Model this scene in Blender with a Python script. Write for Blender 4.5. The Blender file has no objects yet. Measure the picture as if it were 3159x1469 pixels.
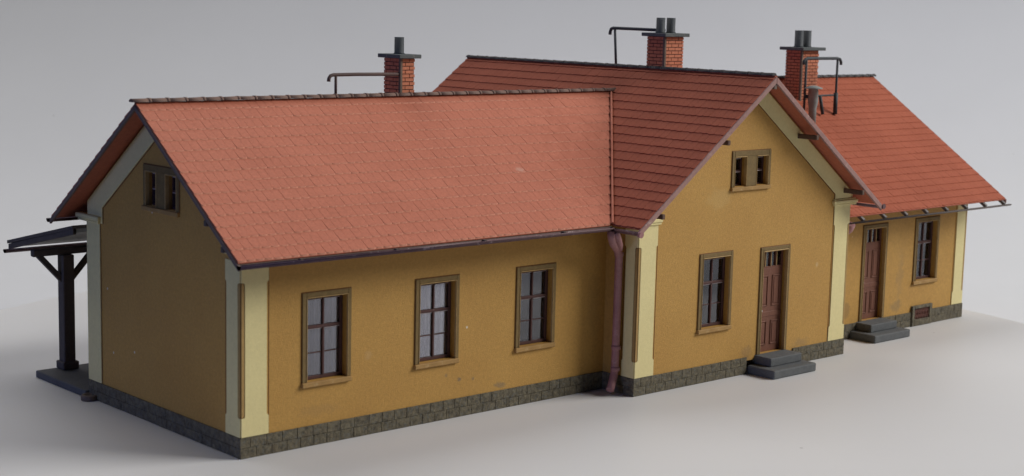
import bpy, bmesh, math, random
from mathutils import Vector, Matrix
random.seed(7)
S = 1/87.0                      # everything is laid out in prototype metres and built at model scale
C = bpy.context.scene.collection
sc = bpy.context.scene

# ------------------------------------------------------------------ materials
def new_mat(name):
    m = bpy.data.materials.new(name); m.use_nodes = True
    nt = m.node_tree
    return m, nt, nt.nodes['Principled BSDF']
def nd(nt, t, **kw):
    n = nt.nodes.new(t)
    for k, v in kw.items(): setattr(n, k, v)
    return n
def coords(nt, scale=(1,1,1)):
    tc = nd(nt, 'ShaderNodeTexCoord'); mp = nd(nt, 'ShaderNodeMapping')
    mp.inputs['Scale'].default_value = [s/S for s in scale]
    nt.links.new(tc.outputs['Object'], mp.inputs['Vector'])
    return mp.outputs['Vector']
def noise(nt, vec, scale, detail=3, rough=0.6):
    n = nd(nt, 'ShaderNodeTexNoise'); n.inputs['Scale'].default_value = scale
    n.inputs['Detail'].default_value = detail; n.inputs['Roughness'].default_value = rough
    nt.links.new(vec, n.inputs['Vector']); return n.outputs['Fac']
def ramp(nt, fac, a, b, ca=(0,0,0,1), cb=(1,1,1,1)):
    r = nd(nt, 'ShaderNodeValToRGB')
    r.color_ramp.elements[0].position = a; r.color_ramp.elements[1].position = b
    r.color_ramp.elements[0].color = ca; r.color_ramp.elements[1].color = cb
    nt.links.new(fac, r.inputs['Fac']); return r.outputs['Color']
def mixc(nt, fac, a, b, mode='MIX'):
    m = nd(nt, 'ShaderNodeMix', data_type='RGBA', blend_type=mode)
    if isinstance(fac, (int, float)): m.inputs[0].default_value = fac
    else: nt.links.new(fac, m.inputs[0])
    for s, i in ((a, 6), (b, 7)):
        if isinstance(s, tuple): m.inputs[i].default_value = (*s[:3], 1)
        else: nt.links.new(s, m.inputs[i])
    return m.outputs[2]
def math_(nt, op, a, b=None):
    m = nd(nt, 'ShaderNodeMath', operation=op)
    for i, s in enumerate((a, b)):
        if s is None: continue
        if isinstance(s, (int, float)): m.inputs[i].default_value = s
        else: nt.links.new(s, m.inputs[i])
    return m.outputs[0]

def paint(name, col, alt=None, gm=0.5, rough=0.6, var=0.6, vscale=1.3, grain=9.0, bump=0.25, bdist=0.02, chips=None, spec=0.35,
          stains_tones=(), stretch=(1,1,1), worn=None, metal=0.0):
    m, nt, b = new_mat(name)
    v = coords(nt, stretch)
    alt = alt or tuple(c*0.72 for c in col)
    big = ramp(nt, noise(nt, v, vscale, 5, 0.65), 0.35, 0.7)
    c = mixc(nt, math_(nt, 'MULTIPLY', big, var), tuple(col), tuple(alt))
    fine = noise(nt, v, grain, 4, 0.7)
    c = mixc(nt, gm, c, ramp(nt, fine, 0.2, 0.8, (0.6,0.6,0.6,1), (1.35,1.35,1.35,1)), 'MULTIPLY')
    for (p, rad, colr, amt) in stains_tones:
        d = nd(nt, 'ShaderNodeVectorMath', operation='SUBTRACT'); nt.links.new(v, d.inputs[0]); d.inputs[1].default_value = p
        e = nd(nt, 'ShaderNodeVectorMath', operation='DIVIDE'); nt.links.new(d.outputs[0], e.inputs[0]); e.inputs[1].default_value = rad
        l = nd(nt, 'ShaderNodeVectorMath', operation='LENGTH'); nt.links.new(e.outputs[0], l.inputs[0])
        f = ramp(nt, math_(nt, 'ADD', l.outputs['Value'], math_(nt, 'MULTIPLY', noise(nt, v, 3.5, 5), 1.1)), 0.75, 1.5, (1,1,1,1), (0,0,0,1))
        c = mixc(nt, math_(nt, 'MULTIPLY', f, amt), c, colr)
    if chips:
        vo = nd(nt, 'ShaderNodeTexVoronoi'); vo.inputs['Scale'].default_value = chips[1]; nt.links.new(v, vo.inputs['Vector'])
        sp = nd(nt, 'ShaderNodeSeparateColor'); nt.links.new(vo.outputs['Color'], sp.inputs[0])
        near = math_(nt, 'LESS_THAN', vo.outputs['Distance'], 0.09)
        few = math_(nt, 'GREATER_THAN', sp.outputs[0], chips[2])
        c = mixc(nt, math_(nt, 'MULTIPLY', near, few), c, chips[0])
    if worn:                       # patches where the paint has been rubbed thin
        f = ramp(nt, noise(nt, v, 4.5, 6, 0.75), worn[1]+0.06, worn[1]+0.14)
        c = mixc(nt, math_(nt, 'MULTIPLY', f, worn[2]*0.8), c, worn[0])
    nt.links.new(c, b.inputs['Base Color'])
    b.inputs['Roughness'].default_value = rough
    b.inputs['Specular IOR Level'].default_value = spec
    b.inputs['Metallic'].default_value = metal
    if bump:
        bp = nd(nt, 'ShaderNodeBump'); bp.inputs['Strength'].default_value = bump; bp.inputs['Distance'].default_value = bdist*S
        nt.links.new(noise(nt, v, grain*2.2, 5, 0.7), bp.inputs['Height'])
        nt.links.new(bp.outputs['Normal'], b.inputs['Normal'])
    return m

CHIP = (0.62, 0.56, 0.45)
M = {}
OCH, OCH2 = (0.475, 0.268, 0.067), (0.415, 0.222, 0.053)
GREY = (0.17, 0.13, 0.085)
M['ochre_a'] = paint('ochre_wall_long', OCH, OCH2, rough=0.6, spec=0.32, vscale=0.55, grain=14, bump=0.5, bdist=0.03, chips=(CHIP, 3.2, 0.985),
    stains_tones=[((5.75,0,0.86),(0.16,0.5,0.16),GREY,0.75), ((6.15,0,0.82),(0.13,0.5,0.12),GREY,0.6), ((6.95,0,0.56),(0.55,0.5,0.16),(0.2,0.15,0.09),0.6),
            ((5.35,0,1.0),(0.10,0.5,0.10),GREY,0.5), ((3.2,0,1.75),(0.25,0.5,0.3),(0.50,0.32,0.14),0.5), ((9.95,0,2.0),(0.55,0.5,2.4),(0.22,0.13,0.05),0.25), ((1.9,0,0.75),(1.3,0.5,0.3),(0.36,0.21,0.07),0.4)])  # tall mark by the middle block: airbrushed weathering plus painted corner shade
M['ochre_b'] = paint('ochre_wall_gabled', OCH, OCH2, rough=0.6, spec=0.32, vscale=0.6, grain=14, bump=0.5, bdist=0.03, chips=(CHIP, 3.2, 0.985),
    stains_tones=[((14.45,-1.07,0.5),(0.5,0.5,0.55),(0.26,0.16,0.075),0.45), ((16.6,-1.07,0.55),(0.8,0.5,0.4),(0.28,0.18,0.08),0.45), ((17.2,-1.07,2.6),(0.14,0.5,0.2),(0.55,0.4,0.2),0.5),
            ((13.2,-1.07,4.6),(1.2,0.5,0.8),(0.52,0.34,0.12),0.4)])
M['ochre_c'] = paint('ochre_wall_far', OCH, OCH2, rough=0.6, spec=0.32, vscale=0.7, grain=14, bump=0.5, bdist=0.03, chips=(CHIP, 3.2, 0.988),
    stains_tones=[((22.75,0.1,1.6),(0.45,0.5,1.7),(0.30,0.19,0.08),0.4), ((22.6,0.1,0.7),(0.7,0.5,0.5),(0.24,0.165,0.08),0.5), ((20.2,0.1,0.8),(0.5,0.5,0.6),(0.24,0.15,0.06),0.5)])
M['cream'] = paint('cream_paint', (0.72, 0.62, 0.305), (0.65, 0.55, 0.265), gm=0.2, spec=0.45, rough=0.55, var=0.5, vscale=1.0, grain=12, bump=0.3)
M['strip'] = paint('brown_wash_trim', (0.40, 0.255, 0.09), (0.30, 0.18, 0.06), rough=0.7, vscale=3, grain=12, bump=0.5)
M['line'] = paint('dark_wash_line', (0.20, 0.085, 0.025), (0.13, 0.065, 0.025), rough=0.8, vscale=4, grain=10, bump=0.2)
M['surround'] = paint('olive_ochre_surround', (0.20, 0.13, 0.045), (0.12, 0.08, 0.03), rough=0.7, vscale=4, grain=12, bump=0.5, worn=((0.36,0.24,0.09),0.56,0.35))
M['bead'] = paint('ochre_bead', (0.46, 0.31, 0.13), (0.34, 0.22, 0.085), rough=0.65, vscale=4, grain=10, bump=0.3)
M['sill'] = paint('ochre_sill', (0.38, 0.225, 0.075), (0.28, 0.155, 0.05), rough=0.7, vscale=3, grain=12, bump=0.4, worn=((0.5,0.36,0.18),0.53,0.6))
M['sash'] = paint('maroon_sash', (0.082, 0.034, 0.03), (0.055, 0.024, 0.022), rough=0.55, vscale=3, grain=14, bump=0.3)
M['pale_line'] = paint('pale_sash_line', (0.42, 0.36, 0.36), (0.2, 0.13, 0.12), rough=0.5, vscale=9, grain=20, bump=0.2)
M['door'] = paint('brown_door', (0.18, 0.072, 0.043), (0.13, 0.05, 0.032), rough=0.6, vscale=2.2, grain=12, bump=0.4, stretch=(1.6,1.6,0.5))
M['white'] = paint('white_paint', (0.7, 0.68, 0.64), rough=0.5, var=0.2)
M['stone_step'] = paint('slate_grey_step', (0.115, 0.12, 0.122), (0.08, 0.084, 0.088), rough=0.75, vscale=2.5, grain=14, bump=0.5, worn=((0.22,0.22,0.21),0.54,0.6), chips=((0.6,0.56,0.55), 2.4, 0.985))
M['platform'] = paint('grey_platform', (0.10, 0.10, 0.105), (0.07, 0.07, 0.075), rough=0.8, vscale=2, grain=16, bump=0.6)
M['tile_a'] = paint('terracotta_tiles', (0.485, 0.158, 0.094), (0.42, 0.13, 0.075), rough=0.6, var=0.8, vscale=0.55, grain=16, bump=0.35, chips=((0.6,0.42,0.34), 2.2, 0.997),
    stains_tones=[((11.0,0,5.6),(4.6,9,4.0),(0.38,0.112,0.062),0.7), ((8.3,0.9,5.4),(0.35,.6,0.12),(0.6,0.42,0.34),0.35)])  # right half of the roof toned darker, plus a small pale smear
M['tile_b'] = paint('terracotta_tiles_darker', (0.375, 0.105, 0.058), (0.31, 0.083, 0.045), spec=0.15, rough=0.75, var=0.8, vscale=0.6, grain=16, bump=0.35, chips=((0.5,0.25,0.16), 1.3, 0.99))
M['soffit'] = paint('red_plastic_underside', (0.42, 0.12, 0.065), (0.35, 0.10, 0.06), rough=0.6, var=0.5)
M['ridge_a'] = paint('brown_ridge', (0.18, 0.105, 0.08), (0.12, 0.08, 0.065), rough=0.7, vscale=3, grain=12, bump=0.5)
M['ridge_b'] = paint('charcoal_ridge', (0.055, 0.052, 0.053), (0.085, 0.072, 0.068), rough=0.75, vscale=3, grain=12, bump=0.6)
M['barge'] = paint('pinkish_bargeboard', (0.34, 0.195, 0.17), (0.24, 0.13, 0.115), rough=0.65, vscale=3.5, grain=12, bump=0.4, worn=((0.55,0.42,0.36),0.54,0.6))
M['barge_grey'] = paint('grey_bargeboard', (0.17, 0.12, 0.105), (0.12, 0.085, 0.075), rough=0.7, vscale=3, grain=12, bump=0.4)
M['wood'] = paint('dark_timber', (0.10, 0.08, 0.073), (0.068, 0.056, 0.052), rough=0.75, vscale=3, grain=14, bump=0.4)
M['timber_grey'] = paint('grey_brown_timber', (0.17, 0.125, 0.10), (0.11, 0.08, 0.07), rough=0.75, vscale=3, grain=14, bump=0.4)
M['rafter'] = paint('grey_rafter', (0.20, 0.185, 0.18), (0.12, 0.10, 0.095), rough=0.7, vscale=3)
M['timber_brown'] = paint('brown_timber', (0.13, 0.075, 0.05), (0.09, 0.06, 0.045), rough=0.75, vscale=3)
M['tile_edge'] = paint('drybrushed_tile_edge', (0.60, 0.25, 0.16), (0.50, 0.19, 0.115), rough=0.65, vscale=3)
M['pale_edge'] = paint('pale_glazing_edge', (0.6, 0.6, 0.62), (0.45, 0.45, 0.48), rough=0.5, vscale=5)
M['gutter'] = paint('plum_brown_gutter', (0.135, 0.072, 0.075), (0.09, 0.05, 0.055), rough=0.5, vscale=2.5, grain=14, bump=0.3, worn=((0.40,0.32,0.32),0.52,0.8))
M['pipe'] = paint('mauve_downpipe', (0.36, 0.175, 0.17), (0.24, 0.105, 0.105), rough=0.5, vscale=3, grain=9, bump=0.4, worn=((0.5,0.35,0.34),0.54,0.6))
M['iron'] = paint('blue_grey_iron', (0.038, 0.045, 0.052), (0.025, 0.03, 0.036), rough=0.6, vscale=4, grain=16, bump=0.4, worn=((0.25,0.26,0.27),0.54,0.5))
M['iron_brown'] = paint('brown_iron', (0.085, 0.05, 0.044), (0.06, 0.038, 0.034), rough=0.6, vscale=4, grain=16, bump=0.4)
M['cap'] = paint('grey_chimney_cap', (0.10, 0.112, 0.112), (0.065, 0.073, 0.075), rough=0.75, vscale=3, grain=14, bump=0.5, worn=((0.32,0.28,0.25),0.54,0.7))
M['brick'] = paint('red_brick', (0.54, 0.185, 0.095), (0.42, 0.135, 0.072), rough=0.7, vscale=5, grain=16, bump=0.4, chips=((0.6,0.4,0.32), 4, 0.985))
M['mortar'] = paint('sooty_mortar', (0.10, 0.045, 0.035), (0.07, 0.035, 0.03), rough=0.85)
M['corner_grey'] = paint('grey_brown_corner', (0.16, 0.115, 0.085), (0.10, 0.08, 0.065), rough=0.8, vscale=5)
M['vent'] = paint('grey_vent', (0.25, 0.265, 0.25), (0.16, 0.17, 0.16), rough=0.6, vscale=3, grain=12, bump=0.3)
M['soffit_pale'] = paint('pale_soffit', (0.29, 0.28, 0.27), (0.23, 0.22, 0.21), rough=0.7)
M['grille'] = paint('rusty_grille', (0.16, 0.06, 0.045), (0.10, 0.055, 0.04), rough=0.7, vscale=6)
M['dark'] = paint('interior_dark', (0.03, 0.028, 0.03), rough=0.9, bump=0)

def stone_mat():
    m, nt, b = new_mat('weathered_stone'); v = coords(nt)
    n1 = noise(nt, v, 10, 6, 0.75); n2 = noise(nt, v, 16, 4, 0.7); n3 = noise(nt, v, 2.0, 3)
    c = mixc(nt, ramp(nt, n1, 0.36, 0.66), (0.07, 0.06, 0.044), (0.205, 0.175, 0.115))
    c = mixc(nt, ramp(nt, n2, 0.52, 0.66), c, (0.13, 0.13, 0.115))
    c = mixc(nt, ramp(nt, n3, 0.6, 0.9), c, (0.12, 0.09, 0.055))
    nt.links.new(c, b.inputs['Base Color']); b.inputs['Roughness'].default_value = 0.85; b.inputs['Specular IOR Level'].default_value = 0.25
    bp = nd(nt, 'ShaderNodeBump'); bp.inputs['Strength'].default_value = 0.9; bp.inputs['Distance'].default_value = 0.05*S
    nt.links.new(n1, bp.inputs['Height']); nt.links.new(bp.outputs['Normal'], b.inputs['Normal'])
    return m
M['stone'] = stone_mat()
def glass_mat():
    m, nt, b = new_mat('window_glass')
    nt.nodes.remove(b); out = nt.nodes['Material Output']
    tr = nd(nt, 'ShaderNodeBsdfTransparent'); tr.inputs[0].default_value = (0.86, 0.86, 0.9, 1)
    gl = nd(nt, 'ShaderNodeBsdfGlossy'); gl.inputs['Roughness'].default_value = 0.06; gl.inputs[0].default_value = (0.9, 0.9, 0.95, 1)
    fr = nd(nt, 'ShaderNodeFresnel'); fr.inputs[0].default_value = 1.5
    v = coords(nt); bp = nd(nt, 'ShaderNodeBump'); bp.inputs['Strength'].default_value = 0.035; bp.inputs['Distance'].default_value = 0.03*S
    nt.links.new(noise(nt, v, 1.2, 1), bp.inputs['Height'])
    for n in (gl, fr): nt.links.new(bp.outputs['Normal'], n.inputs['Normal'])
    mx = nd(nt, 'ShaderNodeMixShader'); nt.links.new(math_(nt, 'ADD', fr.outputs[0], 0.04), mx.inputs[0])
    nt.links.new(tr.outputs[0], mx.inputs[1]); nt.links.new(gl.outputs[0], mx.inputs[2]); nt.links.new(mx.outputs[0], out.inputs[0])
    return m
M['glass'] = glass_mat()
def curtain_mat():
    m, nt, b = new_mat('printed_curtain')
    v = coords(nt, (6, 0.01, 0.02)); n = noise(nt, v, 1.0, 2, 0.5)
    c = ramp(nt, n, 0.38, 0.62, (0.17, 0.167, 0.18, 1), (0.37, 0.36, 0.38, 1))
    nt.links.new(c, b.inputs['Base Color']); b.inputs['Roughness'].default_value = 0.9
    return m
M['curtain'] = curtain_mat()
def board_mat(name, col, rough, spec=0.3):
    m, nt, b = new_mat(name); v = coords(nt)
    c = mixc(nt, ramp(nt, noise(nt, v, 0.12, 4), 0.3, 0.7), col, tuple(x*0.965 for x in col))
    vo = nd(nt, 'ShaderNodeTexVoronoi'); vo.inputs['Scale'].default_value = 0.9; nt.links.new(v, vo.inputs['Vector'])
    sp = nd(nt, 'ShaderNodeSeparateColor'); nt.links.new(vo.outputs['Color'], sp.inputs[0])
    dust = math_(nt, 'MULTIPLY', math_(nt, 'LESS_THAN', vo.outputs['Distance'], 0.035), math_(nt, 'GREATER_THAN', sp.outputs[0], 0.9))
    c = mixc(nt, math_(nt, 'MULTIPLY', dust, 0.5), c, (0.2, 0.19, 0.19))
    nt.links.new(c, b.inputs['Base Color']); b.inputs['Roughness'].default_value = rough; b.inputs['Specular IOR Level'].default_value = spec
    bp = nd(nt, 'ShaderNodeBump'); bp.inputs['Strength'].default_value = 0.15; bp.inputs['Distance'].default_value = 0.01*S
    nt.links.new(noise(nt, v, 12, 4), bp.inputs['Height']); nt.links.new(bp.outputs['Normal'], b.inputs['Normal'])
    return m
M['table'] = board_mat('white_laminate', (0.648, 0.64, 0.638), 0.5)
M['backdrop'] = board_mat('white_paper', (0.595, 0.60, 0.618), 0.9, 0.1)

# ------------------------------------------------------------------ mesh builder
class MB:
    def __init__(s): s.bm = bmesh.new(); s.mats = []
    def mi(s, m):
        if m not in s.mats: s.mats.append(m)
        return s.mats.index(m)
    def poly(s, pts, m):
        vs = [s.bm.verts.new(p) for p in pts]
        f = s.bm.faces.new(vs); f.material_index = s.mi(m); return f
    def hexa(s, p, m):           # p: 8 points, bottom ring then top ring
        v = [s.bm.verts.new(q) for q in p]; i = s.mi(m)
        for q in ((3,2,1,0),(4,5,6,7),(0,1,5,4),(1,2,6,5),(2,3,7,6),(3,0,4,7)):
            f = s.bm.faces.new([v[k] for k in q]); f.material_index = i
    def box(s, x0, x1, y0, y1, z0, z1, m):
        s.hexa([(x0,y0,z0),(x1,y0,z0),(x1,y1,z0),(x0,y1,z0),(x0,y0,z1),(x1,y0,z1),(x1,y1,z1),(x0,y1,z1)], m)
    def beam(s, a, b, w, h, m, up=(0,0,1)):
        a, b = Vector(a), Vector(b); d = (b-a).normalized(); r = d.cross(Vector(up)).normalized(); u = r.cross(d)
        r *= w/2; u *= h/2
        s.hexa([a-r-u, a+r-u, b+r-u, b-r-u, a-r+u, a+r+u, b+r+u, b-r+u], m)
    def prism(s, pts, ext, m):   # planar outline pushed along ext
        e = Vector(ext); a = [s.bm.verts.new(p) for p in pts]; b = [s.bm.verts.new(Vector(p)+e) for p in pts]
        i = s.mi(m); n = len(pts)
        for f in [s.bm.faces.new(a[::-1]), s.bm.faces.new(b)] + [s.bm.faces.new((a[k], a[(k+1)%n], b[(k+1)%n], b[k])) for k in range(n)]:
            f.material_index = i
    def tube(s, pts, r, m, seg=12, smooth=True, caps=True):
        pts = [Vector(p) for p in pts]; rings = []; i = s.mi(m)
        rs = r if isinstance(r, (list, tuple)) else [r]*len(pts)
        up = None
        for k, p in enumerate(pts):
            d = ((pts[min(k+1, len(pts)-1)] - p).normalized() + (p - pts[max(k-1, 0)]).normalized()).normalized()
            if up is None: up = Vector((0,0,1)) if abs(d.z) < 0.9 else Vector((0,1,0))
            x = d.cross(up).normalized(); up = x.cross(d).normalized()
            rings.append([s.bm.verts.new(p + (x*math.cos(t) + up*math.sin(t))*rs[k]) for t in [2*math.pi*j/seg for j in range(seg)]])
        for a, b in zip(rings, rings[1:]):
            for j in range(seg):
                f = s.bm.faces.new((a[j], a[(j+1)%seg], b[(j+1)%seg], b[j])); f.material_index = i; f.smooth = smooth
        if caps:
            for q in (rings[0], rings[-1]): f = s.bm.faces.new(q); f.material_index = i
    def lathe(s, c, prof, m, seg=20):
        i = s.mi(m)
        rings = [[s.bm.verts.new((c[0]+r*math.cos(2*math.pi*j/seg), c[1]+r*math.sin(2*math.pi*j/seg), z)) for j in range(seg)] for z, r in prof]
        for a, b in zip(rings, rings[1:]):
            for j in range(seg):
                f = s.bm.faces.new((a[j], a[(j+1)%seg], b[(j+1)%seg], b[j])); f.material_index = i; f.smooth = True
        for q in (rings[0], rings[-1]): f = s.bm.faces.new(q); f.material_index = i
    def trough(s, a, b, r, m, seg=9, wall=0.018, cap=True):   # open half-round gutter
        a, b = Vector(a), Vector(b); d = (b-a).normalized(); x = d.cross(Vector((0,0,1))).normalized(); z = Vector((0,0,1)); i = s.mi(m)
        def ring(p, rr): return [s.bm.verts.new(p + x*math.cos(t)*rr + z*math.sin(t)*rr) for t in [math.pi + math.pi*k/seg for k in range(seg+1)]]
        o0, o1, i0, i1 = ring(a, r), ring(b, r), ring(a, r-wall), ring(b, r-wall)
        for p, q in ((o0,o1),(i0,i1)):
            for k in range(seg):
                f = s.bm.faces.new((p[k],p[k+1],q[k+1],q[k])); f.material_index = i; f.smooth = True
        for k in (0, seg): f = s.bm.faces.new((o0[k],o1[k],i1[k],i0[k])); f.material_index = i
        for o, n in ((o0,i0),(o1,i1)):
            if cap:
                f = s.bm.faces.new(o); f.material_index = i
                f = s.bm.faces.new(n); f.material_index = i
            for k in range(seg): f = s.bm.faces.new((o[k],o[k+1],n[k+1],n[k])); f.material_index = i
    def build(s, name, parent=None, loc=(0,0,0), rz=0, bevel=0.0, seg=1, cut=None, jitter=0.0):
        bm = s.bm
        if cut:
            for co, no in cut:
                bmesh.ops.bisect_plane(bm, geom=bm.verts[:]+bm.edges[:]+bm.faces[:], plane_co=co, plane_no=no, clear_outer=True)
        bmesh.ops.recalc_face_normals(bm, faces=bm.faces[:])
        if jitter:
            for v in bm.verts: v.co += Vector((random.uniform(-1,1), random.uniform(-1,1), random.uniform(-1,1)))*jitter
        bmesh.ops.scale(bm, vec=(S,S,S), verts=bm.verts[:])
        me = bpy.data.meshes.new(name); bm.to_mesh(me); bm.free()
        for m in s.mats: me.materials.append(M[m])
        o = bpy.data.objects.new(name, me); C.objects.link(o)
        o.location = Vector(loc)*S; o.rotation_euler = (0,0,rz)
        if parent: o.parent = parent
        if bevel:
            b = o.modifiers.new('bevel', 'BEVEL'); b.width = bevel*S; b.segments = seg; b.limit_method = 'ANGLE'; b.angle_limit = math.radians(40)
        return o
def children(o): return [c for c in bpy.data.objects if c.parent == o]
def copy_part(o, parent, loc, rz=0):
    c = o.copy(); C.objects.link(c); c.parent = parent
    if loc is not None: c.location = Vector(loc)*S; c.rotation_euler = (0,0,rz)
    for ch in children(o): copy_part(ch, c, None)
    return c

# ------------------------------------------------------------------ dimensions (prototype metres, from the photograph)
HP = 0.443
DA, YRA, ZRA, ZEA, OEA, OVA = 6.42, 3.211, 7.076, 4.209, 0.806, 0.544
XB0, XB1, XRB, YB, ZRB, ZEB, OB, OVB, YBB = 10.31, 18.52, 14.418, -1.065, 7.70, 4.207, 0.609, 0.589, 9.6
YC, XC1, YRC, ZRC, ZEC, OC, OVC = 0.10, 26.10, 4.343, 7.272, 3.762, 0.908, 0.682
DC = 2*YRC - YC
sA = (ZRA-ZEA)/(YRA+OEA); sB = (ZRB-ZEB)/(XRB-XB0+OB); sC = (ZRC-ZEC)/(YRC-YC+OC)
TH = 0.16                                     # roof thickness measured straight down

root = bpy.data.objects.new('model_station_building', None); C.objects.link(root)
root['label'] = 'ochre yellow model railway station building with red tiled roofs on a white round table'
root['category'] = 'model building'

# ------------------------------------------------------------------ walls
def panel(mb, us, top, z0, holes, P, inward, m, depth=0.22):
    us = sorted(set(us + [h[0] for h in holes] + [h[1] for h in holes])); inw = Vector(inward)*depth
    for a, b in zip(us, us[1:]):
        mid = (a+b)/2; ivs = sorted([(h[2], h[3]) for h in holes if h[0] <= mid <= h[1]]); z = z0
        for lo, hi in ivs:
            mb.poly([P(a,z), P(b,z), P(b,lo), P(a,lo)], m); z = hi
        mb.poly([P(a,z), P(b,z), P(b,top(b)), P(a,top(a))], m)
    for (u0,u1,h0,h1) in holes:
        for (a,b) in (((u0,h0),(u0,h1)),((u0,h1),(u1,h1)),((u1,h1),(u1,h0)),((u1,h0),(u0,h0))):
            p, q = Vector(P(*a)), Vector(P(*b)); mb.poly([p, q, q+inw, p+inw], m)

W_X = [1.465, 4.436, 7.396]; W_Z = 1.265; WW = 1.245
def whole(x): return (x+0.13, x+WW-0.11, W_Z+0.11, W_Z+1.90)
D_Z = 0.45; DW = 1.19
def dhole(x): return (x+0.09, x+DW-0.09, D_Z, D_Z+2.68)
AT_W, AT_H = 1.5, 1.02                       # attic window overall
def ahole(u): return [(u+0.09, u+0.56, 0.13, 0.87), (u+0.94, u+AT_W-0.09, 0.13, 0.87)]
def shift(h, dz): return [(a,b,c+dz,d+dz) for a,b,c,d in h]

mb = MB()
rA = lambda y: ZRA - TH*0.8 - sA*abs(y-YRA)
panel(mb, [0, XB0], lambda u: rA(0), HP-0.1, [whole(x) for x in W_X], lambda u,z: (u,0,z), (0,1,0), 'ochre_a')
AT_A = 2.35; AT_AZ = 4.66
panel(mb, [0, YRA, DA], lambda u: rA(u), HP-0.1, shift(ahole(AT_A), AT_AZ), lambda u,z: (0,u,z), (1,0,0), 'ochre_a')
panel(mb, [0, XB0], lambda u: rA(0), HP-0.1, [], lambda u,z: (u,DA,z), (0,-1,0), 'ochre_a')
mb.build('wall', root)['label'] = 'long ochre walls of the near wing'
mb = MB()
rB = lambda x: ZRB - TH*0.8 - sB*abs(x-XRB)
WB_X, D_B = 12.507, 14.842; AT_B = 13.565; AT_BZ = 4.75
panel(mb, [XB0, XRB, XB1], rB, HP-0.1, [whole(WB_X), dhole(D_B)] + shift(ahole(AT_B), AT_BZ), lambda u,z: (u,YB,z), (0,1,0), 'ochre_b')
panel(mb, [XB0, XRB, XB1], rB, HP-0.1, [], lambda u,z: (u,YBB,z), (0,-1,0), 'ochre_b')
for x in (XB0, XB1): panel(mb, [YB, YBB], lambda u: rB(XB0), HP-0.1, [], lambda u,z: (x,u,z), (1,0,0), 'ochre_b')
mb.build('wall', root)['label'] = 'ochre walls of the tall gabled middle block'
mb = MB()
rC = lambda y: ZRC - TH*0.8 - sC*abs(y-YRC)
D_C, WC_X = 20.81, 23.384
panel(mb, [XB1, XC1], lambda u: rC(YC), HP-0.1, [dhole(D_C), whole(WC_X)], lambda u,z: (u,YC,z), (0,1,0), 'ochre_c')
panel(mb, [YC, YRC, DC], rC, HP-0.1, [], lambda u,z: (XC1,u,z), (-1,0,0), 'ochre_c')
panel(mb, [XB1, XC1], lambda u: rC(YC), HP-0.1, [], lambda u,z: (u,DC,z), (0,-1,0), 'ochre_c')
mb.build('wall', root)['label'] = 'ochre walls of the far wing with its own door'

# ------------------------------------------------------------------ plinths: two courses of rough blocks
def plinth(runs, label, skip=()):
    mb = MB()
    for (x0,y0),(x1,y1),(nx,ny) in runs:
        a, b = Vector((x0,y0,0)), Vector((x1,y1,0)); L = (b-a).length; d = (b-a)/L; n = Vector((nx,ny,0))
        mb.hexa([a-n*0.15, b-n*0.15, b+n*0.012, a+n*0.012] + [p+Vector((0,0,HP-0.006)) for p in (a-n*0.15, b-n*0.15, b+n*0.012, a+n*0.012)], 'stone')
        for r in range(2):
            t = 0.0; z0 = r*HP/2 + 0.003; z1 = (r+1)*HP/2 - 0.004
            first = True
            while t < L-0.02:
                w = random.uniform(0.33, 0.40)
                if first and r: w *= 0.55
                first = False
                e = min(t+w, L)
                if L-e < 0.15: e = L
                o = random.uniform(0.026, 0.034)
                p0, p1 = a+d*(t+0.003), a+d*(e-0.003)
                if t == 0: p0 = a - d*0.03
                if e == L: p1 = b + d*0.03
                q = [p0, p1, p1+n*o, p0+n*o]
                mb.hexa([v+Vector((0,0,z0)) for v in q] + [v+Vector((0,0,z1)) for v in q], 'stone')
                t = e
    o = mb.build('plinth', root, bevel=0.006); o['label'] = label
    return o
plinth([((0,0),(XB0,0),(0,-1)), ((0,DA),(0,0),(-1,0))], 'stone block plinth of the near wing')
plinth([((XB0,YB),(14.42,YB),(0,-1)), ((16.35,YB),(XB1,YB),(0,-1)), ((XB0,0),(XB0,YB),(-1,0)), ((XB1,YB),(XB1,YC),(1,0))], 'stone block plinth of the middle block')
plinth([((XB1,YC),(23.40,YC),(0,-1)), ((24.44,YC),(XC1,YC),(0,-1)), ((XC1,YC),(XC1,DC),(1,0))], 'stone block plinth of the far wing')

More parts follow.
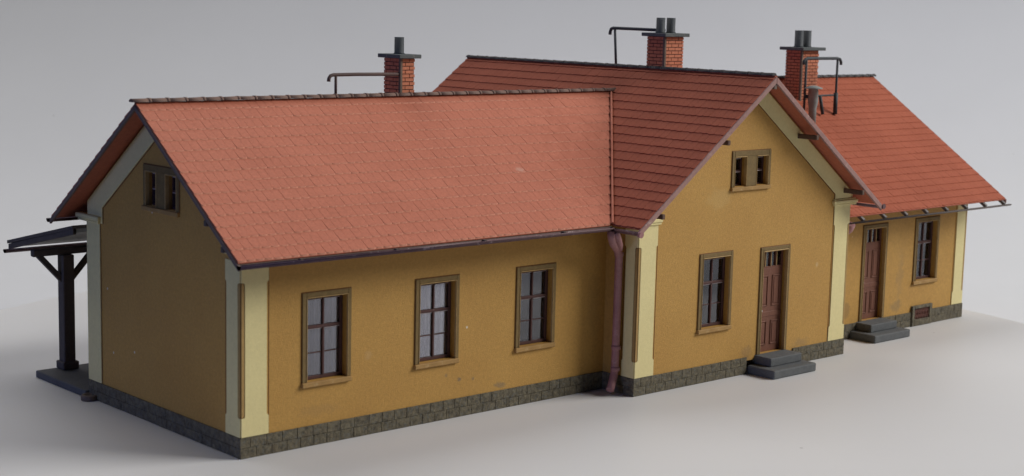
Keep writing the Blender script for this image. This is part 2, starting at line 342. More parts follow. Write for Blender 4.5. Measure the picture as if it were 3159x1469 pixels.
# ------------------------------------------------------------------ windows (part: the surround; sub-parts: sill, sash, pane, curtain)
def ring(mb, x0,x1,z0,z1, l,r,t,b, y0,y1, m):
    mb.box(x0, x0+l, y0, y1, z0, z1, m); mb.box(x1-r, x1, y0, y1, z0, z1, m)
    if t: mb.box(x0+l, x1-r, y0, y1, z1-t, z1, m)
    if b: mb.box(x0+l, x1-r, y0, y1, z0, z0+b, m)
def make_window():
    mb = MB()
    ring(mb, 0, WW, 0.11, 2.0, 0.10, 0.085, 0.10, 0, -0.035, 0.06, 'surround')
    ring(mb, 0.101, WW-0.086, 0.112, 1.899, 0.02, 0.02, 0.02, 0, -0.05, 0.06, 'bead')
    ring(mb, -0.016, WW+.016, 0.10, 2.018, 0.05, 0.05, 0.05, 0, -0.012, 0.05, 'line')
    w = mb.build('window', root, bevel=0.008)
    mb = MB(); mb.box(-.02, WW+0.0, -0.075, 0.05, 0.0, 0.108, 'sill'); mb.build('sill', w, bevel=0.015)
    x0,x1,z0,z1 = 0.135, WW-0.115, 0.115, 1.895
    mb = MB()
    ring(mb, x0,x1,z0,z1, 0.065,0.075,0.07,0.075, 0.13,0.20,'sash')
    xm = (x0+x1)/2; zt = 1.235
    mb.box(x0+.066,x1-.076, 0.115,0.185, zt-.03,zt+.03,'sash')
    mb.box(xm-.024,xm+.024, 0.12,0.182, z0+.076,zt-.036,'sash'); mb.box(xm-.020,xm+.020, 0.12,0.182, zt+.036,z1-.071,'sash')
    zb = 0.68
    mb.box(x0+.066,xm-.034,0.14,0.178, zb-.012,zb+.012,'sash'); mb.box(xm+.034,x1-.076,0.14,0.178, zb-.012,zb+.012,'sash')
    for z in (z1-.071, zt-.036):                     # pale lines under the rails
        for a,b in ((x0+.07,xm-.036),(xm+.036,x1-.08)):
            mb.box(a,b,0.128,0.15,z-.016,z-.001,'pale_line')
    mb.build('sash', w, bevel=0.006)
    mb = MB(); mb.box(x0+.03,x1-.03,0.160,0.172,z0+.03,z1-.03,'glass'); mb.build('pane', w)
    mb = MB()
    n = 28; pts = []
    for k in range(n+1):
        t = k/n; x = x0+.02 + (x1-x0-.04)*t
        pts.append((x, 0.222 + 0.012*math.sin(t*2*math.pi*6.3)+0.008*math.sin(t*37)))
    for (xa,ya),(xb,yb) in zip(pts, pts[1:]):
        f = mb.poly([(xa,ya,z0-.02),(xb,yb,z0-.02),(xb,yb,z1+.02),(xa,ya,z1+.02)],'curtain'); f.smooth = True
    mb.build('curtain', w)
    return w
win = make_window(); win.location = Vector((W_X[0],0,W_Z))*S
for x, y in ((W_X[1],0),(W_X[2],0),(WB_X,YB),(WC_X,YC)): copy_part(win, root, (x,y,W_Z))
def make_attic():
    mb = MB()
    mb.box(0,0.09,-.03,.06,.12,AT_H,'surround'); mb.box(AT_W-.09,AT_W,-.03,.06,.12,AT_H,'surround')
    mb.box(0.091,AT_W-.091,-.03,.06,.885,AT_H,'surround'); mb.box(0.565,0.935,-.028,.06,.12,.884,'surround')
    for a,b in ((.091,.564),(.936,AT_W-.091)): ring(mb,a,b,.122,.884,.022,.022,.022,0,-.04,.06,'bead')
    ring(mb, -0.014, AT_W+.014, 0.10, AT_H+.016, 0.05, 0.05, 0.05, 0, -0.010, 0.05, 'line')
    w = mb.build('attic_window', root, bevel=0.008)
    mb = MB(); mb.box(-.02,AT_W,-.07,.05,.02,.118,'sill'); mb.build('sill', w, bevel=0.012)
    mb = MB()
    for a,b in ((.09,.56),(.94,AT_W-.09)):
        ring(mb,a+.001,b-.001,.131,.869,.035,.05,.04,.035,.14,.20,'sash'); mb.box(a+.037,b-.052,.135,.195,.49,.525,'sash')
        for z in (.828,.489): mb.box(a+.037,b-.06,.128,.15,z-.02,z-.001,'pale_line')
    mb.build('sash', w, bevel=0.005)
    mb = MB()
    for a,b in ((.09,.56),(.94,AT_W-.09)): mb.box(a+.02,b-.02,.17,.182,.15,.85,'glass')
    mb.build('pane', w)
    mb = MB(); mb.box(.05,AT_W-.05,.42,.44,.08,.92,'dark'); mb.build('backing_sheet', w)
    return w
att = make_attic(); att.location = Vector((AT_B,YB,AT_BZ))*S
att2 = copy_part(att, root, (0, AT_A+AT_W, AT_AZ), -math.pi/2)
mb = MB()
for x in (.475, 1.325): mb.box(x, x+.035, .120, .139, .17, .83, 'pale_edge')
mb.build('glazing_edge', att2)

# ------------------------------------------------------------------ doors and steps
def make_door():
    x0,x1,z0,z1 = 0.095, DW-.095, 0.002, 2.675
    mb = MB(); zt = 2.20; y0,y1 = .13,.20
    mb.box(x0,x1,y0,y1,z0,zt,'door')
    for a,b,c,d in ((.10,.42,1.20,2.02),(.58,.90,1.20,2.02),(.10,.42,.18,.82),(.58,.90,.18,.82)):
        xa,xb = x0+(x1-x0)*a, x0+(x1-x0)*b
        ring(mb,xa,xb,c,d,.035,.035,.035,.035,y0-.022,y0+.01,'door')
        mb.box(xa+.07,xb-.07,y0-.014,y0+.01,c+.07,d-.07,'door')
    mb.box(x0,x1,y0-.012,y0+.01,.93,1.06,'door')
    d = mb.build('door', root, bevel=0.007)
    mb = MB()
    ring(mb,0,DW,0.0,2.79,.085,.085,.09,0,-.035,.06,'surround'); ring(mb,.086,DW-.086,0.0,2.699,.026,.026,.026,0,-.048,.06,'bead')
    ring(mb,-.016,DW+.016,.003,2.808,.05,.05,.05,0,-.012,.05,'line')
    mb.build('surround', d, bevel=0.008)
    mb = MB(); ring(mb,x0,x1,zt+.002,z1,.05,.06,.05,.05,y0,y1,'door')
    for k in (1,2,3):
        xx = x0+.05+(x1-x0-.11)*k/4; mb.box(xx-.022,xx+.022,y0-.01,y1,zt+.053,z1-.051,'door' )
        mb.box(xx-.012,xx+.012,y0-.018,y0-.011,zt+.055,z1-.055,'bead')
    mb.build('transom_frame', d, bevel=0.006)
    mb = MB(); mb.box(x0+.02,x1-.02,y0+.035,y0+.045,zt+.02,z1-.02,'glass'); mb.build('transom_pane', d)
    mb = MB(); mb.box(x0,x1,.45,.46,zt-.1,z1+.05,'dark'); mb.build('backing_sheet', d)
    mb = MB(); mb.box(x0+.03,x0+.15,y0-.085,y0-.050,1.09,1.135,'white'); mb.box(x0+.06,x0+.078,y0-.051,y0+.01,1.103,1.122,'white'); mb.build('handle', d, bevel=0.006)
    return d
door = make_door(); door.location = Vector((D_B,YB,D_Z))*S
copy_part(door, root, (D_C,YC,D_Z))
def make_steps():
    mb = MB(); mb.box(-.34,1.38,-.90,-.005,0,.225,'stone_step'); st = mb.build('steps', root, bevel=0.035, seg=2)
    mb = MB(); mb.box(-.06,1.20,-.55,.12,.227,.449,'stone_step'); mb.build('upper_step', st, bevel=0.025, seg=2)
    return st
st = make_steps(); st.location = Vector((D_B,YB,0))*S
copy_part(st, root, (D_C-.07,YC,0))

# cellar vent let into the far plinth
mb = MB(); ring(mb,23.40,24.44,.005,.62,.14,.14,.09,.2,YC-.075,YC+.05,'stone'); g = mb.build('cellar_vent', root, bevel=0.012)
mb = MB(); mb.box(23.53,24.31,YC-.02,YC+.02,.19,.54,'grille')
for k in range(9):
    x = 23.54+k*.085; mb.beam((x,YC-.03,.2),(x+.09,YC-.03,.53),.022,.018,'grille',(0,1,0)); mb.beam((x+.09,YC-.036,.2),(x,YC-.036,.53),.022,.018,'grille',(0,1,0))
mb.build('grille', g)

# ------------------------------------------------------------------ pilasters with notched corner strips and capitals
def pilaster(cx, cy, sx, wf, ws, ztop, cap=True, front=True, side=True, capz=4.13, out=0.27):
    """corner at (cx,cy); sx=+1: the front face runs to +x from the corner, sx=-1 to -x; front faces -y; the side face runs to +y"""
    mb = MB(); z0 = HP+.002; n0, n1 = 0.84, 3.62; t = 0.022; sw = 0.085; nb = 0.045; r = .05
    n1 = min(n1, ztop-.2)
    def outline(w):                       # (u,z) outline: u=0 at the corner
        pts = [(0,z0),(w,z0),(w,n0-.01)] + [(w-nb*math.sin(a), n0+nb*(1-math.cos(a))) for a in (.5,1.0,math.pi/2)]
        pts += [(w-nb*math.sin(a), n1-nb*(1-math.cos(a))) for a in (math.pi/2,1.0,.5)] + [(w,n1+.01),(w,ztop),(0,ztop),(0,n1)]
        pts += [(sw-r*(1-math.sin(a)), n1-r*(1-math.cos(a))) for a in (0.0,.6,1.1,math.pi/2)]
        pts += [(sw-r*(1-math.sin(a)), n0+r*(1-math.cos(a))) for a in (math.pi/2,1.1,.6,0.0)] + [(0,n0)]
        return pts
    def strip(w):
        return [(0.0,n0+.012),(sw-r-.004,n0+.012)] + [(sw-.012-r*(1-math.sin(a)), n0+.012+r*(1-math.cos(a))) for a in (.6,1.1,math.pi/2)] + \
               [(sw-.012-r*(1-math.sin(a)), n1-.012-r*(1-math.cos(a))) for a in (math.pi/2,1.1,.6)] + [(sw-r-.004,n1-.012),(0.0,n1-.012)]
    if front:
        P = lambda u,z,o: (cx+sx*u, cy-o, z)
        mb.prism([P(u,z,0.001) for u,z in outline(wf)], (0,-t,0), 'cream')
        mb.prism([P(u,z,0.001) for u,z in [(wf+.001,z0),(wf+.018,z0),(wf+.018,ztop),(wf+.001,ztop)]], (0,-.006,0), 'line')
        for a in ((0.0,sw+.004),): mb.prism([P(u,z,0.0005) for u,z in [(a[0],n0-.004),(a[1],n0-.004),(a[1],n1+.004),(a[0],n1+.004)]], (0,-.006,0), 'line')
    if side:
        Q = lambda u,z,o: (cx-sx*o, cy+u, z)
        mb.prism([Q(u,z,0.001) for u,z in outline(ws)], (-sx*t,0,0), 'cream')
        mb.prism([Q(u,z,0.001) for u,z in [(ws+.001,z0),(ws+.02,z0),(ws+.02,ztop),(ws+.001,ztop)]], (-sx*.006,0,0), 'line')
        mb.prism([Q(u,z,0.0005) for u,z in [(0,n0-.004),(sw+.004,n0-.004),(sw+.004,n1+.004),(0,n1+.004)]], (-sx*.006,0,0), 'line')
    p = mb.build('pilaster', root, bevel=0.004)
    mb = MB()
    if front: mb.prism([P(u,z,0.007) for u,z in strip(wf)], (0,-.013,0), 'strip')
    if side: mb.prism([Q(u,z,0.007) for u,z in strip(ws)], (-sx*.013,0,0), 'strip')
    mb.build('corner_strip', p, bevel=0.008)
    if cap:
        mb = MB(); xi, xo = cx+sx*(wf+.09), cx-sx*out
        for z0_, z1_, e in ((capz,capz+.06,-.035),(capz+.061,capz+.14,0.0),(capz+.141,capz+.18,-.05)):
            a, b = xi+sx*e*.6, xo-sx*e
            mb.box(min(a,b),max(a,b),cy-.09-e*.7,cy+ws*.7,z0_,z1_,'cream')
        mb.build('capital', p, bevel=0.012)
    return p
pilaster(0,0,1,.65,.55,4.05,cap=False)
pilaster(XB0,YB,1,.65,.42,4.14,out=.12)
pilaster(XB1,YB,-1,.69,.42,4.14,out=.25)
pilaster(XC1,YC,-1,.58,.55,3.75,cap=False)
# rear corner of the near gable end
mb = MB(); mb.box(-.025,.0,5.86,DA+.06,HP+.002,4.14,'cream'); mb.box(-.008,0,5.835,5.859,HP+.002,4.5,'line'); mb.box(-.024,.5,DA+.001,DA+.06,HP+.002,4.14,'cream')
p = mb.build('pilaster', root, bevel=0.006)
mb = MB(); mb.box(-.10,.5,5.80,DA+.36,4.14,4.20,'cream'); mb.box(-.13,.5,5.76,DA+.42,4.201,4.31,'cream'); mb.build('capital', p, bevel=0.02)
# weather lines at the foot of the wall
# gable friezes
def frieze(apex, half, s, drop, zroof, P, ext, label, zlow):
    mb = MB()
    for sg in (-1,1):
        xo = half; zin = lambda d: zroof - drop - s*d
        pts = [(0,zroof-TH-.02),(sg*xo,zroof-TH-.02-s*xo),(sg*xo,zlow)]
        wi = half-.69
        pts += [(sg*wi,zlow),(sg*wi,zin(wi)),(0,zin(0))]
        mb.prism([P(apex+u,z) for u,z in pts], ext(.028), 'cream')
        pts = [(0,zin(0)-.001),(sg*wi-sg*.001,zin(wi)-.001),(sg*wi-sg*.001,zlow),(sg*(wi-.028),zlow),(sg*(wi-.028),zin(wi)-.02),(0,zin(0)-.033)]
        mb.prism([P(apex+u,z) for u,z in pts], ext(.010), 'line')
    o = mb.build('gable_frieze', root, bevel=0.006); o['label'] = label
frieze(XRB, XB1-XRB, sB, .71, ZRB, lambda u,z: (u,YB-.001,z), lambda t: (0,-t,0), 'cream band under the middle gable roof', 4.32)
frieze(YRA, YRA, sA, .76, ZRA, lambda u,z: (-.001,u,z), lambda t: (-t,0,0), 'cream band under the near gable roof', 4.15)
# cream end blocks above the capitals
mb = MB(); mb.box(XB1+.001,XB1+.16,YB+.02,YB+.5,4.315,4.41,'cream'); mb.build('kneeler', root, bevel=0.02)

# ------------------------------------------------------------------ roofs
def slope(mb, O, U, V, lu, lv, course, col, tile, under, h=.042, gap=.010, round_=.022, inset=0.0, edge=None):
    """O eave corner on the finished surface, U along the eave, V up the slope (unit vectors)"""
    O, U, V = Vector(O), Vector(U).normalized(), Vector(V).normalized(); N = U.cross(V)
    if N.z < 0: N = -N
    th = TH*0.45
    mb.hexa([O-N*th, O+U*lu-N*th, O+U*lu+V*lv-N*th, O+V*lv-N*th, O-N*.045, O+U*lu-N*.045, O+U*lu+V*lv-N*.045, O+V*lv-N*.045], under)
    rows = int(math.ceil(lv/course)); P = lambda u,v,n: O+U*u+V*v+N*n
    it = mb.mi(tile); ie = mb.mi(edge or tile)
    for r in range(rows):
        v0 = r*course; v1 = min((r+1)*course+.05, lv)
        if v0 > lv-.03: continue
        u = -(col*0.5 if r % 2 else 0.0)
        while u < lu:
            a, b = max(u, 0)+gap/2, min(u+col, lu)-gap/2; u += col
            if b-a < .03: continue
            dz = random.uniform(-.004,.004); dv = random.uniform(-.006,.006)
            lo = [(a,v0+round_+dv),(a+(b-a)*.25,v0+round_*.25+dv),(a+(b-a)*.75,v0+round_*.25+dv),(b,v0+round_+dv)]
            hi = -.045+h+dz; tl = -.045+.004
            top = [mb.bm.verts.new(P(x,v+inset,hi)) for x,v in lo]; bot = [mb.bm.verts.new(P(x,v,-.05)) for x,v in lo]
            tr, tL = mb.bm.verts.new(P(b,v1,tl)), mb.bm.verts.new(P(a,v1,tl))
            br, bL = mb.bm.verts.new(P(b,v1,-.05)), mb.bm.verts.new(P(a,v1,-.05))
            fs = [top+[tr,tL]] + [[bot[k],bot[k+1],top[k+1],top[k]] for k in range(3)] + [[bot[3],br,tr,top[3]],[bL,bot[0],top[0],tL]]
            for qi, q in enumerate(fs):
                f = mb.bm.faces.new(q); f.material_index = ie if 1 <= qi <= 3 else it
nrmA = math.hypot(1,sA); nrmB = math.hypot(1,sB); nrmC = math.hypot(1,sC)
LA = XRB + OVA                                  # runs on below the middle roof, cut along the valley
cutA = [((XB0-OB,0,ZEB+.03),(sB/nrmB,0,-1/nrmB))]
mb = MB(); lv = (YRA+OEA)*nrmA
slope(mb, (-OVA,-OEA,ZEA),(1,0,0),(0,1,sA),LA,lv,.330,.208,'tile_a','soffit',h=.026,gap=.0055,inset=.030,edge='tile_edge')
slope(mb, (-OVA,DA+OEA,ZEA),(1,0,0),(0,-1,sA),LA,lv,.330,.208,'tile_a','soffit',h=.026,gap=.0055,inset=.030,edge='tile_edge')
roofA = mb.build('roof', root, cut=cutA); roofA['label'] = 'long terracotta tiled roof of the near wing'
mb = MB(); lvB = (XRB-XB0+OB)*nrmB; LB = (YBB+.574)-(YB-OVB)
slope(mb, (XB0-OB,YB-OVB,ZEB),(0,1,0),(1,0,sB),LB,lvB,.315,.208,'tile_b','soffit',h=.027,gap=.007,inset=.006)
slope(mb, (XB1+OB,YB-OVB,ZEB),(0,1,0),(-1,0,sB),LB,lvB,.315,.208,'tile_b','soffit',h=.027,gap=.007,inset=.006)
roofB = mb.build('roof', root); roofB['label'] = 'tall terracotta tiled cross roof of the middle block'
mb = MB(); lvC = (YRC-YC+OC)*nrmC; X0C = XRB; LC = XC1+OVC-X0C
slope(mb, (X0C,YC-OC,ZEC),(1,0,0),(0,1,sC),LC,lvC,.29,.2,'tile_b','soffit',h=.026,gap=.009,inset=.024)
slope(mb, (X0C,DC+OC,ZEC),(1,0,0),(0,-1,sC),LC,lvC,.29,.2,'tile_b','soffit',h=.026,gap=.009,inset=.024)
roofC = mb.build('roof', root); roofC['label'] = 'terracotta tiled roof of the far wing'

# ridge caps
def halfcap(mb, a, b, r, m, seg=8, drop=.05, squash=.8):
    a, b = Vector(a), Vector(b); d = (b-a).normalized(); x = d.cross(Vector((0,0,1))).normalized(); z = Vector((0,0,1)); i = mb.mi(m)
    R = []
    for p in (a,b): R.append([mb.bm.verts.new(p + x*math.cos(t)*r + z*(math.sin(t)*r*squash-drop)) for t in [math.pi*k/seg for k in range(seg+1)]])
    for k in range(seg):
        f = mb.bm.faces.new((R[0][k],R[0][k+1],R[1][k+1],R[1][k])); f.material_index = i; f.smooth = True
    for q in R: f = mb.bm.faces.new(q); f.material_index = i
mb = MB(); x = -OVA-.10; XV = XB0-OB+(ZRA-ZEB)/sB
while x < XV+.05:
    e = min(x+.435, XV+.12); dz = random.uniform(-.008,.008)
    halfcap(mb,(x,YRA,ZRA+.025+dz),(e,YRA,ZRA+.025-dz),.088,'ridge_a'); halfcap(mb,(e-.05,YRA,ZRA+.028),(e+.012,YRA,ZRA+.028),.097,'ridge_a'); x = e if e-x > .3 else x+1
mb.build('ridge_cap', roofA)
mb = MB(); y = YB-OVB+.06
while y < YBB+.55:
    e = min(y+.42, YBB+.6); dz = random.uniform(-.008,.008)
    halfcap(mb,(XRB,y,ZRB+.01+dz),(XRB,e,ZRB+.01-dz),.085,'ridge_b'); halfcap(mb,(XRB,e-.05,ZRB+.012),(XRB,e+.01,ZRB+.012),.09,'ridge_b'); y = e if e-y > .3 else y+1
mb.build('ridge_cap', roofB)
mb = MB(); x = XRB+2
while x < XC1+OVC+.02:
    e = x+.42; e = min(e, XC1+OVC+.06); dz = random.uniform(-.008,.008)
    halfcap(mb,(x,YRC,ZRC+.01+dz),(e,YRC,ZRC+.01-dz),.085,'ridge_b'); halfcap(mb,(e-.05,YRC,ZRC+.012),(e+.01,YRC,ZRC+.012),.09,'ridge_b'); x = e if e-x > .3 else x+1
mb.build('ridge_cap', roofC)
# strip closing the near roof along the valley
def valley_pt(y): 
    z = ZRA - sA*abs(y-YRA); return Vector((XB0-OB+(z+.0-ZEB)/sB, y, z))
mb = MB(); a, b = valley_pt(-OEA+.02), valley_pt(YRA-.08)
off = Vector((-.035,-.01,.0))
mb.beam(a+off, b+off, .055, .06, 'tile_a'); 
mb.build('valley_strip', roofA, bevel=.015, jitter=0)
# bargeboards
def rake(roof, low, high, thick, m, h=.20, down=.03, low_cut=True):
    """board hanging under the tiles on the verge; low/high: surface points, thick: vector through the board"""
    a, b, t = Vector(low), Vector(high), Vector(thick)
    dn = Vector((0,0,-down)); k = Vector((0,0,-h))
    mb = MB(); mb.hexa([a+dn+k, b+dn+k, b+dn+k+t, a+dn+k+t, a+dn, b+dn, b+dn+t, a+dn+t], m)
    return mb.build('bargeboard', roof, bevel=.012)
for ye in (-OEA, DA+OEA): rake(roofA, (-OVA-.03,ye,ZEA), (-OVA-.03,YRA,ZRA), (.07,0,0), 'barge_grey', h=.11, down=.085)
for xe in (XB0-OB, XB1+OB): rake(roofB, (xe,YB-OVB-.03,ZEB), (XRB,YB-OVB-.03,ZRB), (0,.07,0), 'barge', h=.165, down=.06)
for ye in (YC-OC, DC+OC): rake(roofC, (XC1+OVC-.03,ye,ZEC), (XC1+OVC-.03,YRC,ZRC), (.06,0,0), 'barge', h=.12, down=.04)
# purlin ends carrying the verges
def purlin(a, b, w, h, m): 
    mb = MB(); mb.beam(a, b, w, h, m); mb.build('purlin', root, bevel=.012)
for dx in (-3.95, -1.72, 1.72, 3.80):
    z = ZRB - sB*abs(dx) - .36
    purlin((XRB+dx, YB+.05, z), (XRB+dx, YB-OVB-.05, z), .10, .12, 'timber_brown')
purlin((XRB, YB+.05, ZRB-.30), (XRB, YB-OVB-.0, ZRB-.30), .12, .14, 'timber_grey')
for dy in (-3.35, -2.72):
    z = ZRA - sA*abs(dy) - .33
    purlin((.05, YRA+dy, z), (-OVA+.02, YRA+dy, z), .10, .12, 'wood')

# ------------------------------------------------------------------ gutters, rafter tails, fascias
def gutter(roof, a, b, r, m='gutter'):
    mb = MB(); mb.trough(a, b, r, m); return mb.build('gutter', roof)
gutter(roofA, (-OVA-.04,-OEA-.05,ZEA-.075), (9.62,-OEA-.05,ZEA-.075), .082)
gutter(roofA, (-OVA-.04,DA+OEA+.05,ZEA-.075), (9.62,DA+OEA+.05,ZEA-.075), .082)
mb = MB(); mb.box(-OVA+.02,9.7,-OEA+.02,-OEA+.06,ZEA-.16,ZEA-.06,'timber_grey'); mb.build('fascia', roofA)
for x in (.88,3.27,5.69,8.08):
    mb = MB(); mb.box(x-.03,x+.03,-OEA-.06,-OEA+.1,ZEA-.105,ZEA-.058,'wood'); mb.build('gutter_bracket', roofA)
gutter(roofB, (XB0-OB-.05,YB-OVB-.06,ZEB-.10), (XB0-OB-.05,-.86,ZEB-.10), .085)
gutter(roofB, (XB1+OB+.05,YB-OVB-.04,ZEB-.10), (XB1+OB+.05,-.60,ZEB-.10), .075)
mb = MB(); mb.tube([(XB0-OB-.05,YB-OVB-.13,ZEB-.15),(XB0-OB-.05,YB-OVB-.05,ZEB-.14)],.075,'pipe'); mb.build('gutter_end', roofB)
mb = MB(); mb.tube([(XB1+OB+.05,YB-OVB-.06,ZEB-.11),(XB1+OB+.05,YB-OVB-.03,ZEB-.11)],.07,'gutter'); mb.build('gutter_end', roofB)
gutter(roofC, (18.72,YC-OC-.05,ZEC-.185), (XC1+OVC+.16,YC-OC-.05,ZEC-.185), .05, 'wood')
for k in range(8):
    x = 19.50 + k*1.02
    mb = MB(); z0 = ZEC-.175; y0 = YC-OC-.03
    mb.beam((x,y0,z0),(x,y0+.95,z0+.95*sC),.11,.09,'rafter'); mb.build('rafter_tail', roofC, bevel=.012)

# downpipe in the corner by the middle block: two branches joining
mb = MB()
mb.tube([(9.57,-.87,4.06),(9.60,-.86,3.9),(9.72,-.80,3.74),(9.92,-.70,3.62),(10.08,-.62,3.50),(10.15,-.59,3.34),(10.155,-.585,2.2),(10.155,-.575,.62),(10.12,-.58,.46),(10.0,-.64,.28),(9.88,-.70,.15)],.095,'pipe',14)
mb.tube([(9.66,-.93,4.04),(9.78,-.90,3.86),(9.96,-.78,3.68),(10.08,-.66,3.54)],.085,'pipe',14)
pp = mb.build('downpipe', root)
for z in (3.42, 1.15, .62):
    mb = MB(); mb.tube([(10.152,-.588,z-.05),(10.152,-.588,z+.05)],.112,'pipe',14); mb.build('pipe_collar', pp, bevel=.01)
mb = MB(); mb.tube([(18.85,-.86,3.55),(18.86,-.80,3.40),(18.80,-.66,3.22),(18.70,-.5,3.05),(18.62,-.35,2.9),(18.60,-.2,2.7),(18.60,-.15,.5)],[.16,.14,.10,.09,.09,.09,.09],'pipe',14); mb.build('downpipe', root)

# ------------------------------------------------------------------ chimneys
def chimney(x0,x1,y0,y1,zb,zt,pots,pr,ph,over=.13,cap_h=.095,corner=False):
    mb = MB(); mb.box(x0,x1,y0,y1,zb,zt,'mortar'); h = .0925; g = .010; e = .016; r = 0; z = zt
    while z > zb+.02:
        z0 = max(z-h, zb)
        for (ax, lo, hi) in (('x',x0,x1),('y',y0,y1)):
            L = .26; u = lo - (L/2 if (r % 2) == (ax == 'x') else 0)
            while u < hi-.01:
                a, b = max(u,lo), min(u+L,hi); u += L
                if b-a < .03: continue
                if ax == 'x':
                    for yy,s_ in ((y0,-1),(y1,1)): mb.box(a+(g if a>lo else -e),b-(g if b<hi else -e),min(yy,yy+s_*e),max(yy,yy+s_*e),z0+g,z-g,'brick')
                else:
                    for xx,s_ in ((x0,-1),(x1,1)): mb.box(min(xx,xx+s_*e),max(xx,xx+s_*e),a+g,b-g,z0+g,z-g,'brick')
        z -= h; r += 1
    c = mb.build('chimney', root)
    if corner:
        mb = MB(); mb.box(x0-.022,x0+.05,y0-.022,y0+.05,zb,zt-.002,'corner_grey'); mb.build('corner_seam', c, bevel=.008)
    mb = MB(); mb.box(x0-over,x1+over,y0-over,y1+over,zt+.001,zt+cap_h,'cap'); mb.build('chimney_cap', c, bevel=.014, seg=2)
    for (px,py) in pots:
        mb = MB(); z0 = zt+cap_h; mb.lathe((px,py),[(z0+.001,pr*1.3),(z0+.03,pr*1.02),(z0+ph,pr),(z0+ph,pr*.78),(z0+ph*.3,pr*.75)],'iron'); mb.build('flue_pot', c)
    return c
chimney(6.52,6.92,3.31,3.92,6.3,7.925,[(6.71,3.62)],.115,.40,corner=True)
chimney(14.43,15.13,2.15,2.76,7.0,8.51,[(14.57,2.45),(14.97,2.45)],.118,.40,corner=True)
chimney(21.84,22.63,3.40,3.98,6.2,8.10,[(22.03,3.69),(22.41,3.69)],.13,.50,over=.16,corner=True)

# pipe rails beside the chimneys
def pipe_rail(pts_top, legs, r, m, extra=()):
    mb = MB(); mb.tube(pts_top, r, m, 10); o = mb.build('chimney_rail', root)
    for a, b in legs: mb = MB(); mb.tube([a,b], r*.8, m, 8); mb.build('rail_leg', o)
    for a, b, rr in extra: mb = MB(); mb.tube([a,b], rr, m, 8); mb.build('rail_brace', o)
y = YRA+.14
pipe_rail([(4.47,y,7.40),(4.475,y,7.47),(4.52,y,7.535),(4.60,y,7.555),(5.3,y,7.56),(6.53,y,7.55)], [((4.67,y,7.55),(4.67,y,7.0))], .042, 'iron_brown')
x = 14.78
def rb(y,z): return (x,y,z)
pipe_rail([rb(4.545,8.50),rb(4.54,8.58),rb(4.50,8.66),rb(4.42,8.685),rb(3.6,8.68),rb(2.5,8.67)], [(rb(4.36,8.68),rb(4.26,7.5))], .045, 'iron')
y = 2.81
pipe_rail([(21.19,y,7.70),(21.20,y,7.80),(21.26,y,7.87),(21.34,y,7.885),(22.0,y,7.885),(22.80,y,7.885),(22.93,y,7.86),(22.99,y,7.78),(23.0,y,7.69)],
          [((21.32,y,7.88),(21.30,y,6.2)), ((22.82,y,7.88),(22.82,y,6.2))], .045, 'iron',
          [((21.3,y,6.77),(22.8,y,6.78),.028), ((22.02,y-.02,6.78),(22.14,y-.06,6.22),.05), ((22.79,y-.02,6.85),(22.79,y-.03,6.2),.065), ((21.32,y-.02,6.76),(21.62,y-.02,6.76),.06)])
mb = MB(); vx, vy = 21.47, 2.62
mb.lathe((vx,vy),[(5.9,.115),(6.42,.115),(6.60,.15),(6.64,.155),(7.0,.145),(7.0,.27),(7.03,.26),(7.09,.1),(7.1,.02)],'vent'); mb.build('vent_pipe', root)

# ------------------------------------------------------------------ platform and canopy on the far side
mb = MB(); mb.box(-.12,24,DA+.04,9.05,0,.17,'platform'); mb.build('platform', root, bevel=.02)
ye, ze, yt, zt = 9.9, 3.20, DA+.06, 3.97
mb = MB(); xa, xb = -.33, 18
mb.hexa([(xa,yt,zt-.09),(xb,yt,zt-.09),(xb,ye,ze-.09),(xa,ye,ze-.09),(xa,yt,zt),(xb,yt,zt),(xb,ye,ze),(xa,ye,ze)],'soffit_pale')
cr = mb.build('canopy_roof', root)
mb = MB(); mb.hexa([(xa-.04,yt,zt-.028),(xb,yt,zt-.028),(xb,ye+.05,ze-.028),(xa-.04,ye+.05,ze-.028),(xa-.04,yt,zt+.05),(xb,yt,zt+.05),(xb,ye+.05,ze+.05),(xa-.04,ye+.05,ze+.05)],'wood'); 
bm_ = mb
bm_.build('canopy_covering', cr, loc=(0,0,.03))
mb = MB(); mb.hexa([(xa-.03,yt,zt-.13),(xa+.05,yt,zt-.13),(xa+.05,ye,ze-.13),(xa-.03,ye,ze-.13),(xa-.03,yt,zt-.002),(xa+.05,yt,zt-.002),(xa+.05,ye,ze-.002),(xa-.03,ye,ze-.002)],'wood'); mb.build('bargeboard', cr)
mb = MB(); mb.trough((xa-.1,ye+.07,ze-.15),(xb,ye+.07,ze-.15),.085,'gutter'); mb.build('gutter', cr)
mb = MB(); mb.beam((-.26,8.85,3.09),(17.5,8.85,3.09),.16,.18,'wood'); beam = mb.build('canopy_beam', root, bevel=.03)
for px_ in (.62, 4.6, 8.6):
    mb = MB(); mb.box(px_-.15,px_+.15,8.70,9.0,.172,2.995,'wood'); mb.box(px_-.21,px_+.21,8.64,9.04,.171,.36,'wood'); po = mb.build('canopy_post', root, bevel=.02)
    for sg in (-1,1):
        mb = MB(); mb.beam((px_+sg*.10,8.85,2.36),(px_+sg*.70,8.85,3.02),.13,.13,'wood',(0,1,0)); mb.build('brace', po, bevel=.01)
# rainwater drain at the foot of the rear corner
mb = MB(); mb.lathe((-.13,6.25),[(.0,.19),(.10,.20),(.13,.17),(.13,.12),(.08,.11)],'timber_grey',22); mb.build('rain_drain', root)

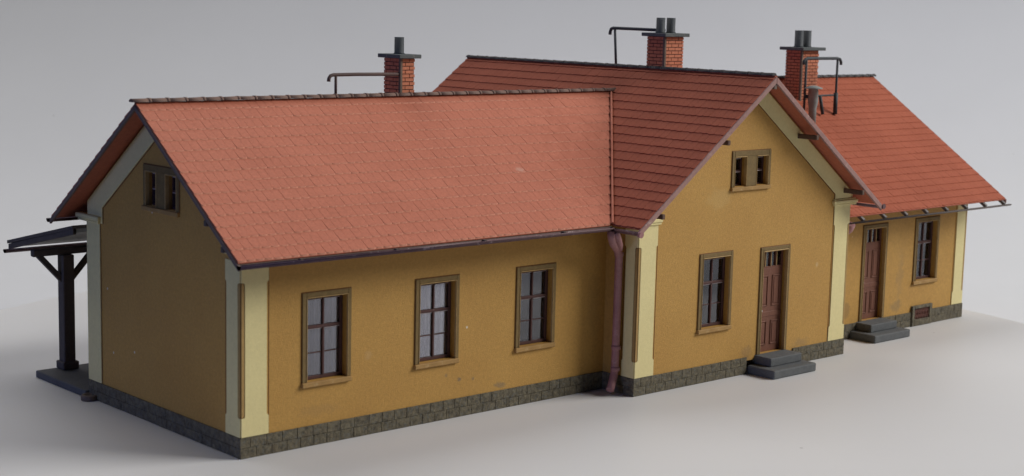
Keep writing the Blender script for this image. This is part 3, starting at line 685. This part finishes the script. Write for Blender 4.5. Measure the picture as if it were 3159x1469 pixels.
# ------------------------------------------------------------------ table and backdrop
mb = MB(); R = 16.75
mb.lathe((10.8,2.95),[(-1.2,.01),(-1.2,R-.1),(-1.1,R),(-.1,R),(-.03,R-.03),(0,R-.1),(0,.01)],'table',160)
tb = mb.build('table', None); tb['kind'] = 'structure'; tb['label'] = 'round white table top under the model'
for f in tb.data.polygons: f.use_smooth = False
yaw = math.radians(48.09); D = Vector((math.cos(yaw), math.sin(yaw), 0)); X = Vector((math.sin(yaw), -math.cos(yaw), 0)); c0 = Vector((10.8,2.95,0))
prof = [(2,-1.21),(22,-1.21)]; rr = 22; d0 = 22
prof += [(d0+rr*math.sin(a), -1.21+rr*(1-math.cos(a))) for a in [math.pi/2*k/24 for k in range(1,25)]] + [(d0+rr, 50)]
mb = MB(); n = 2
mb.poly([c0+D*-44+X*6+Vector((0,0,-1.21)), c0+D*-44+X*60+Vector((0,0,-1.21)), c0+D*2+X*60+Vector((0,0,-1.21)), c0+D*2+X*6+Vector((0,0,-1.21))],'backdrop')  # added unseen sheet in front right, so the window panes reflect paper
for (d1,z1),(d2,z2) in zip(prof, prof[1:]):
    f = mb.poly([c0+D*d1-X*42+Vector((0,0,z1)), c0+D*d1+X*60+Vector((0,0,z1)), c0+D*d2+X*60+Vector((0,0,z2)), c0+D*d2-X*42+Vector((0,0,z2))],'backdrop'); f.smooth = True
bmesh.ops.remove_doubles(mb.bm, verts=mb.bm.verts[:], dist=.001)
bd = mb.build('backdrop', None); bd['kind'] = 'structure'; bd['label'] = 'plain white paper sweep behind the model, plus an added unseen sheet in front'

# ------------------------------------------------------------------ light: a big window to the front right, dim room light
def area(name, loc, target, sx, sy, power, col):
    l = bpy.data.lights.new(name, 'AREA'); l.shape = 'RECTANGLE'; l.size = sx*S; l.size_y = sy*S; l.energy = power; l.color = col
    o = bpy.data.objects.new(name, l); C.objects.link(o); o.location = Vector(loc)*S
    o.rotation_euler = (Vector(target)-Vector(loc)).to_track_quat('-Z','Y').to_euler(); return o
area('window_light', (112,-78,86), (11,3,2), 88, 70, 31, (1.0,0.985,0.955))
area('overhead_fill_light', (10,60,95), (6,38,0), 84, 90, 8.2, (1.0,0.975,0.95))  # added overhead fill standing in for ceiling bounce, lifts backdrop and table
sl = area('side_fill_light', (-95,2,16), (0,2,3.5), 30, 26, 0.16, (0.27,0.40,1.0)); sl.data.spread = math.radians(46)  # added blue-tinted fill from the left, greys the shaded near gable
w = bpy.data.worlds.new('World'); sc.world = w; w.use_nodes = True
bg = w.node_tree.nodes['Background']; bg.inputs[0].default_value = (0.62,0.82,1.25,1); bg.inputs[1].default_value = 0.03

# ------------------------------------------------------------------ camera
cam = bpy.data.cameras.new('camera'); co = bpy.data.objects.new('camera', cam); C.objects.link(co); sc.camera = co
yw, pt, rl = math.radians(48.091), math.radians(-8.209), math.radians(1.356)
F = Vector((math.cos(pt)*math.cos(yw), math.cos(pt)*math.sin(yw), math.sin(pt)))
R0 = F.cross(Vector((0,0,1))).normalized(); U0 = R0.cross(F)
R1 = R0*math.cos(rl)+U0*math.sin(rl); U1 = -R0*math.sin(rl)+U0*math.cos(rl)
mt = Matrix((R1,U1,-F)).transposed().to_4x4(); mt.translation = Vector((-17.065,-27.076,9.214))*S
co.matrix_world = mt
cam.sensor_width = 36; cam.lens = 4954.75/3159*36; cam.clip_start = .01; cam.clip_end = 50
cam.dof.use_dof = True; cam.dof.focus_distance = 39.5*S; cam.dof.aperture_fstop = 40
sc.view_settings.view_transform = 'Standard'; sc.view_settings.look = 'None'; sc.view_settings.exposure = 0; sc.view_settings.gamma = 1
sc.render.resolution_x, sc.render.resolution_y = 1024, 476
sc.cycles.use_denoising = True
sc.cycles.max_bounces = 8
